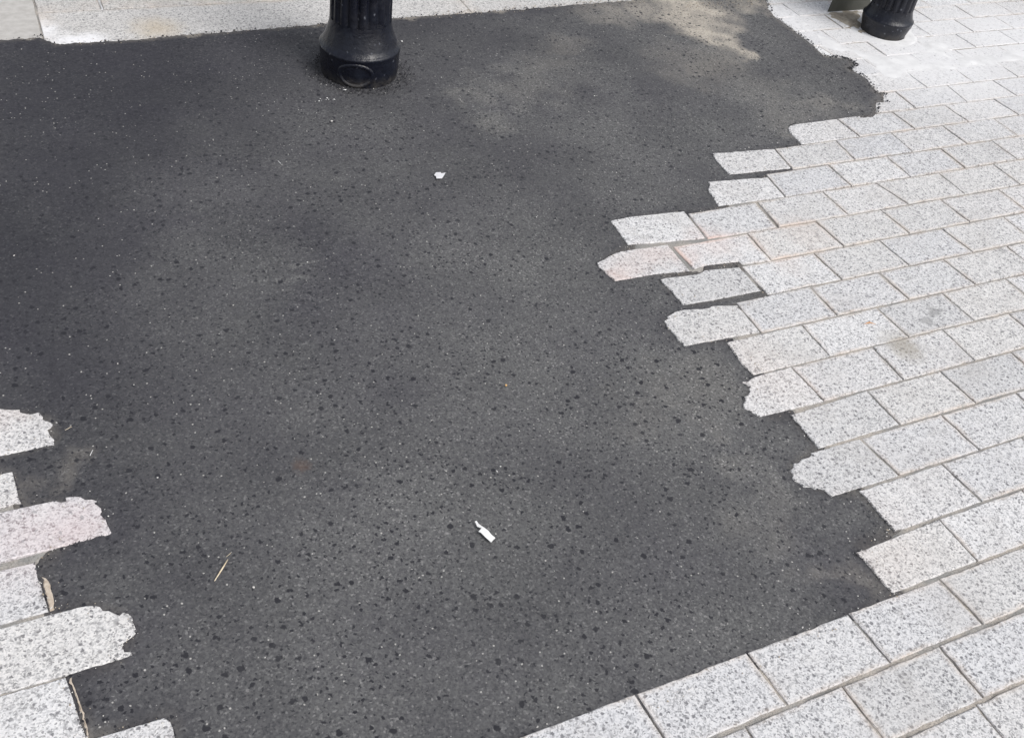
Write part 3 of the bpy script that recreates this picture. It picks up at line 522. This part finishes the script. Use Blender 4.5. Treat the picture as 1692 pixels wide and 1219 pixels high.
# ------------------------------------------------------------------ cast iron bollards
def lathe(prof, seg, flute=0, nfl=18, smooth=True, capb=False, capt=False):
    vs, fs = [], []
    for (r, z, f) in prof:
        for i in range(seg):
            th = 2 * math.pi * i / seg
            rr = r - f * flute * (1 - abs(math.cos(th * nfl / 2)) ** .6) if flute else r
            vs.append((rr * math.cos(th), rr * math.sin(th), z))
    for k in range(len(prof) - 1):
        for i in range(seg):
            j = (i + 1) % seg
            fs.append((k * seg + i, k * seg + j, (k + 1) * seg + j, (k + 1) * seg + i))
    if capt: fs.append(tuple((len(prof) - 1) * seg + i for i in range(seg)))
    if capb: fs.append(tuple(reversed(range(seg))))
    return mesh('turned', vs, fs, smooth)
def bollard(loc, rb, rc, rs, hc, hs, label, rz, cover=True):
    t = empty('bollard', loc); t.rotation_euler.z = rz
    tag(t, label, 'bollard', 'black cast iron bollards')
    n = 160
    prof = [(rb * .96, -.04, 0), (rb * .985, .004, 0), (rb, .012, 0), (rc, hc * .72, 0), (rc * 1.0, hc * .86, 0), (rc * 1.018, hc * .90, 0), (rc * 1.018, hc * .97, 0), (rc * .985, hc + .001, 0), (rc * .95, hc + .003, 0)]
    for k in range(1, 7):
        f = k / 6; prof.append((rs - .0005 + (rc * .955 - rs) * (1 - f) ** 1.5, hc + .004 + (hs + .012 - hc - .004) * f, 0))
    link('base_collar', lathe(prof, 96), M_PAINT, t)
    sp = [(rs + .004, hs - .022, 0), (rs + .001, hs - .004, .25), (rs, hs + .016, .9), (rs * .995, hs + .05, 1), (rs * .93, .80, 1), (rs * .93, .83, .2), (rs * .93, .842, 0)]
    link('fluted_shaft', lathe(sp, 200, rs * .12, 18), M_PAINT, t)
    r2 = rs * .93
    link('neck_ring', lathe([(r2, .838, 0), (r2 * 1.16, .846, 0), (r2 * 1.2, .858, 0), (r2 * 1.16, .870, 0), (r2 * .98, .878, 0)], 64), M_PAINT, t)
    link('cap', lathe([(r2 * .98, .876, 0), (r2 * 1.05, .90, 0), (r2 * 1.02, .935, 0), (r2 * .85, .965, 0), (r2 * .5, .985, 0), (r2 * .12, .992, 0)], 64, capt=True), M_PAINT, t)
    if cover:
        # oval hand-hole cover with a raised rim, bent round the collar
        cz, hw, hh = .034, .47, .033
        vs, fs = [], []; N = 48
        rings = [(1.05, -.001), (1.0, .0018), (.90, .0034), (.80, .0022), (.74, -.0014), (.4, .0000), (.05, .0006)]
        for s_, h in rings:
            for i in range(N):
                a = 2 * math.pi * i / N; th = -math.pi / 2 + hw * s_ * math.cos(a); zz = cz + hh * s_ * math.sin(a)
                rr = rb + (rc - rb) * min(1, zz / (hc * .72)) + h
                vs.append((rr * math.cos(th), rr * math.sin(th), zz))
        for k in range(len(rings) - 1):
            for i in range(N):
                j = (i + 1) % N; fs.append((k * N + i, k * N + j, (k + 1) * N + j, (k + 1) * N + i))
        fs.append(tuple((len(rings) - 1) * N + i for i in range(N)))
        link('access_cover', mesh('cover', vs, fs, True), M_PAINT, t)
    return t
b1 = bollard((.831, 2.406, 0), .104, .1062, .081, .080, .138, 'larger black iron bollard with fluted shaft rising from the asphalt', -.42)
b2 = bollard((2.693, 2.379, 0), .077, .085, .070, .056, .082, 'smaller black iron bollard set in white smeared paving in front of the olive panel', -.85, cover=False)

# thin concrete ring poured round the far bollard
ring = []
for r_, z_ in ((.078, .0016), (.106, .0013), (.118, .0002), (.124, -.003)): ring.append((r_, z_, 0))
rg = link('mortar_collar', lathe(ring, 72), M_SMEAR, pav, (2.693, 2.379, 0)); tag(rg, 'round mortar collar around the foot of the far bollard')

# ------------------------------------------------------------------ grey post behind the far bollard
vs = [(x, y, z) for z, xo in ((-.02, -.002), (.9, .09)) for x, y in ((-.083 + xo, 0), (.10, 0), (.10, .005), (-.083 + xo, .005))]
bm = bmesh.new(); me_ = mesh('panel', vs, [(0, 1, 5, 4), (1, 2, 6, 5), (2, 3, 7, 6), (3, 0, 4, 7), (4, 5, 6, 7), (3, 2, 1, 0)]); bm.from_mesh(me_)
bmesh.ops.bevel(bm, geom=bm.edges[:], offset=.0012, segments=2, affect='EDGES')
pn = link('metal_panel', from_bm('metal_panel', bm), M_METAL, None, (2.668, 2.546, 0)); tag(pn, 'thin olive grey metal panel standing upright behind the far bollard', 'panel')

# ------------------------------------------------------------------ loose grit, crumbs
def chips(name, pts, mat, smin, smax, zf=lambda x, y: .0005):
    vs, fs = [], []
    base = [(1, 0, 0), (-1, 0, 0), (0, 1, 0), (0, -1, 0), (0, 0, 1), (0, 0, -1)]
    F = [(0, 2, 4), (2, 1, 4), (1, 3, 4), (3, 0, 4), (2, 0, 5), (1, 2, 5), (3, 1, 5), (0, 3, 5)]
    for x, y in pts:
        s = smin + (smax - smin) * rnd.random() ** 2.5; a = rnd.random() * 6.28; sx, sy, sz = s * rnd.uniform(.6, 1.3), s * rnd.uniform(.5, 1), s * rnd.uniform(.35, .8)
        o = len(vs); ca, sa = math.cos(a), math.sin(a)
        for bx, by, bz in base:
            bx, by, bz = bx * sx * rnd.uniform(.7, 1.2), by * sy * rnd.uniform(.7, 1.2), bz * sz
            vs.append((x + ca * bx - sa * by, y + sa * bx + ca * by, zf(x, y) + sz * .5 + bz))
        fs += [tuple(o + i for i in f) for f in F]
    me = mesh(name, vs, fs); return link(name, me, mat)
def along(pl, n, spread, side=1.0):
    seg = [math.hypot(b[0] - a[0], b[1] - a[1]) for a, b in zip(pl[:-1], pl[1:])]; T = sum(seg); out = []
    for _ in range(n):
        u = rnd.random() * T; k = 0
        while k < len(seg) - 1 and u > seg[k]: u -= seg[k]; k += 1
        a, b = pl[k], pl[k + 1]; f = u / max(seg[k], 1e-9)
        out.append((a[0] + (b[0] - a[0]) * f + rnd.gauss(0, spread), a[1] + (b[1] - a[1]) * f + rnd.gauss(0, spread)))
    return out
inner = D_ASPH
def inside(pts, margin=0):
    a = np.array(pts); d = poly_sd(a[:, 0], a[:, 1], D_ASPH); return [q for q, v in zip(pts, d) if v > margin]
edge_right = D_ASPH[D_ASPH.index(D_TR[-1]):]
pg = inside([(rnd.uniform(-.4, 2.5), rnd.uniform(.45, 2.7)) for _ in range(420)], .0)
pg += inside(along(edge_right, 900, .02), -.001)
pg += [(.831 + math.cos(a) * r, 2.406 + math.sin(a) * r) for a, r in ((rnd.uniform(3.2, 6.0), .11 + abs(rnd.gauss(0, .02))) for _ in range(60))]
o = chips('pale_grit', pg, M_GRIT, .0006, .0022); tag(o, 'pale grit scattered over the asphalt', 'grit', kind='stuff')
tg = along([(1.15, 2.70), (1.5, 2.71), (1.95, 2.725)], 1000, .012) + along([(2.05, 2.66), (2.40, 2.66)], 500, .02) + inside(along(edge_right, 700, .010), -.001)
tg += along([(.1, 2.665), (1.1, 2.695)], 260, .008)
o = chips('tan_grit', tg, M_SANDG, .0006, .0024, lambda x, y: .002); tag(o, 'tan sandy grit gathered along the edges of the asphalt', 'grit', kind='stuff')
dk = along(D_TR, 420, .006) + along(D_KERB, 380, .006) + [(.831 + math.cos(a) * r, 2.406 + math.sin(a) * r) for a, r in ((rnd.uniform(0, 6.28), .108 + abs(rnd.gauss(0, .018))) for _ in range(1000))]
dk += along(D_TR[6:11], 260, .006)

lip = []
for r in D_ROWS:
    if 'left' in r: lip += along(r['left'], 60, .0016)
for r in D_LROWS[:7]: lip += along([q for q in r['right'] if q[0] > -.2], 60, .0016)
o = chips('asphalt_lip', lip, M_ASPH, .0008, .0022, lambda x, y: -.0003); tag(o, 'fine asphalt crumbs lapping over the ends of the setts', 'crumbs', kind='stuff')
o = chips('asphalt_crumb', dk, M_CRUMB, .001, .0042, lambda x, y: .0015); tag(o, 'black asphalt crumbs along its edges and around the bollard', 'crumbs', kind='stuff')
# dirty sand between the olive panel and the far bollard
sx = D_SAND; cxs, cys = np.mean([q[0] for q in sx]), np.mean([q[1] for q in sx])
X3, Y3 = np.meshgrid(np.arange(2.45, 2.85, .005), np.arange(2.28, 2.62, .005))
s3 = poly_sd(X3, Y3, sx) + (vnoise(X3, Y3, .03, 61) - .5) * .03
Z3 = np.clip(s3 / .02, -1, 1) * .004 + .001 + (vnoise(X3, Y3, .011, 62) - .5) * .006 * np.clip(s3 / .02 + .3, 0, 1)
o = link('sand_heap', grid_sheet('sand_heap', X3, Y3, Z3, s3 > -.02), M_DUSTY); tag(o, 'dirty tan sand heaped between the olive panel and the far bollard', 'sand', kind='stuff')

# ------------------------------------------------------------------ litter
def sheet(name, D, mat, label, cat, th=.0006, z=.002, curl=.002):
    n = len(D); cx = sum(q[0] for q in D) / n; cy = sum(q[1] for q in D) / n
    f = lambda x, y: curl * math.sin(90 * (x - cx) + 1) * math.cos(70 * (y - cy)) + curl
    vs = [(x - cx, y - cy, f(x, y) + th) for x, y in D] + [(x - cx, y - cy, f(x, y)) for x, y in D]
    fs = [tuple(range(n)), tuple(reversed(range(n, 2 * n)))] + [(i, (i + 1) % n, n + (i + 1) % n, n + i) for i in range(n)]
    bm = bmesh.new(); me = mesh(name, vs, fs); bm.from_mesh(me); bmesh.ops.triangulate(bm, faces=[q for q in bm.faces if len(q.verts) > 4])
    o = link(name, from_bm(name, bm), mat, None, (cx, cy, z)); return tag(o, label, cat)
sheet('paper_scrap', D_PAPER, M_PAPER, 'torn white paper scrap with a thin tail lying on the asphalt', 'paper')
sheet('plastic_flake', D_FLAKE, M_FLAKE, 'small pale grey flake lying alone on the upper asphalt', 'litter', curl=.0008)
def stick(name, D, r, mat, label, cat, z=.002, group=None):
    vs, fs = [], []; N = 6; a, b = D[0], D[-1]; L = math.hypot(b[0] - a[0], b[1] - a[1]); px, py = -(b[1] - a[1]) / L, (b[0] - a[0]) / L
    cx = sum(q[0] for q in D) / len(D); cy = sum(q[1] for q in D) / len(D)
    for k, (x, y) in enumerate(D):
        rr = r * (1 if 0 < k < len(D) - 1 else .55)
        for i in range(N):
            t = 2 * math.pi * i / N; vs.append((x - cx + px * rr * math.cos(t), y - cy + py * rr * math.cos(t), rr * .6 * (1 + math.sin(t)) + .002 * k))
    for k in range(len(D) - 1):
        for i in range(N): fs.append((k * N + i, k * N + (i + 1) % N, (k + 1) * N + (i + 1) % N, (k + 1) * N + i))
    fs += [tuple(reversed(range(N))), tuple((len(D) - 1) * N + i for i in range(N))]
    o = link(name, mesh(name, vs, fs, True), mat, None, (cx, cy, z)); return tag(o, label, cat, group)
stick('straw', D_STRAW, .0013, M_STRAW, 'longest pale dry straw lying on the asphalt left of the paper scrap', 'straw')
stick('straw', D_STRAW2, .0007, M_STRAW, 'tiny straw fragment just above the tip of the longest straw', 'straw')
stick('straw', D_STRAW3, .0009, M_STRAW, 'short straw beside the topmost broken sett on the left', 'straw')
stick('white_sliver', D_CHIP1, .0010, M_PAPER, 'thin white sliver right of the topmost left broken sett', 'litter')
stick('white_sliver', D_SLIVER, .0010, M_PAPER, 'thin white sliver on the asphalt below the larger bollard', 'litter')
lf = [(D_LEAF[0][0], D_LEAF[0][1]), (D_LEAF[1][0], D_LEAF[1][1] + .0022), (D_LEAF[2][0], D_LEAF[2][1]), (D_LEAF[1][0], D_LEAF[1][1] - .0015)]
sheet('leaf', lf, M_LEAF, 'tiny orange dry leaf lying on a pale sett', 'leaf', z=.0008, curl=.0006)
def pebble(x, y, r, mat, label, cat, group=None):
    bm = bmesh.new(); bmesh.ops.create_icosphere(bm, subdivisions=1, radius=r)
    for v in bm.verts: v.co = Vector((v.co.x * rnd.uniform(.8, 1.4), v.co.y * rnd.uniform(.7, 1.1), v.co.z * .6))
    o = link('pebble', from_bm('pebble', bm), mat, None, (x, y, r * .4)); o.rotation_euler.z = rnd.random() * 3
    return tag(o, label, cat, group)
pebble(D_CRUMB[0][0], D_CRUMB[0][1], .0025, simple('amber', (.62, .36, .14), (.7, .45, .2)), 'tiny orange crumb in the middle of the asphalt', 'crumb')
lab = ['white pebble on the asphalt directly below the larger bollard', 'white pebble chips at the left foot of the larger bollard', 'white pebble chips at the front foot of the larger bollard', None, 'white pebble chips at the left foot of the larger bollard', 'white pebble near the longest straw', 'white pebble right of the larger bollard', 'white pebble chips at the left foot of the larger bollard']
for (x, y), l, r in zip(D_PEBBLE, lab, (.0032, .003, .003, .002, .002, .0022, .003, .0025)):
    if l and 'chips' not in l: pebble(x, y, r, M_GRIT, l, 'pebble')
chipspts = [(x + rnd.gauss(0, .003), y + rnd.gauss(0, .003)) for (x, y), l in zip(D_PEBBLE, lab) if l and 'chips' in l for _ in range(3)]
o = chips('white_chips', chipspts, M_PAPER, .0015, .0034, lambda x, y: .0015); tag(o, 'white stone chips at the foot of the larger bollard', 'chips', kind='stuff')
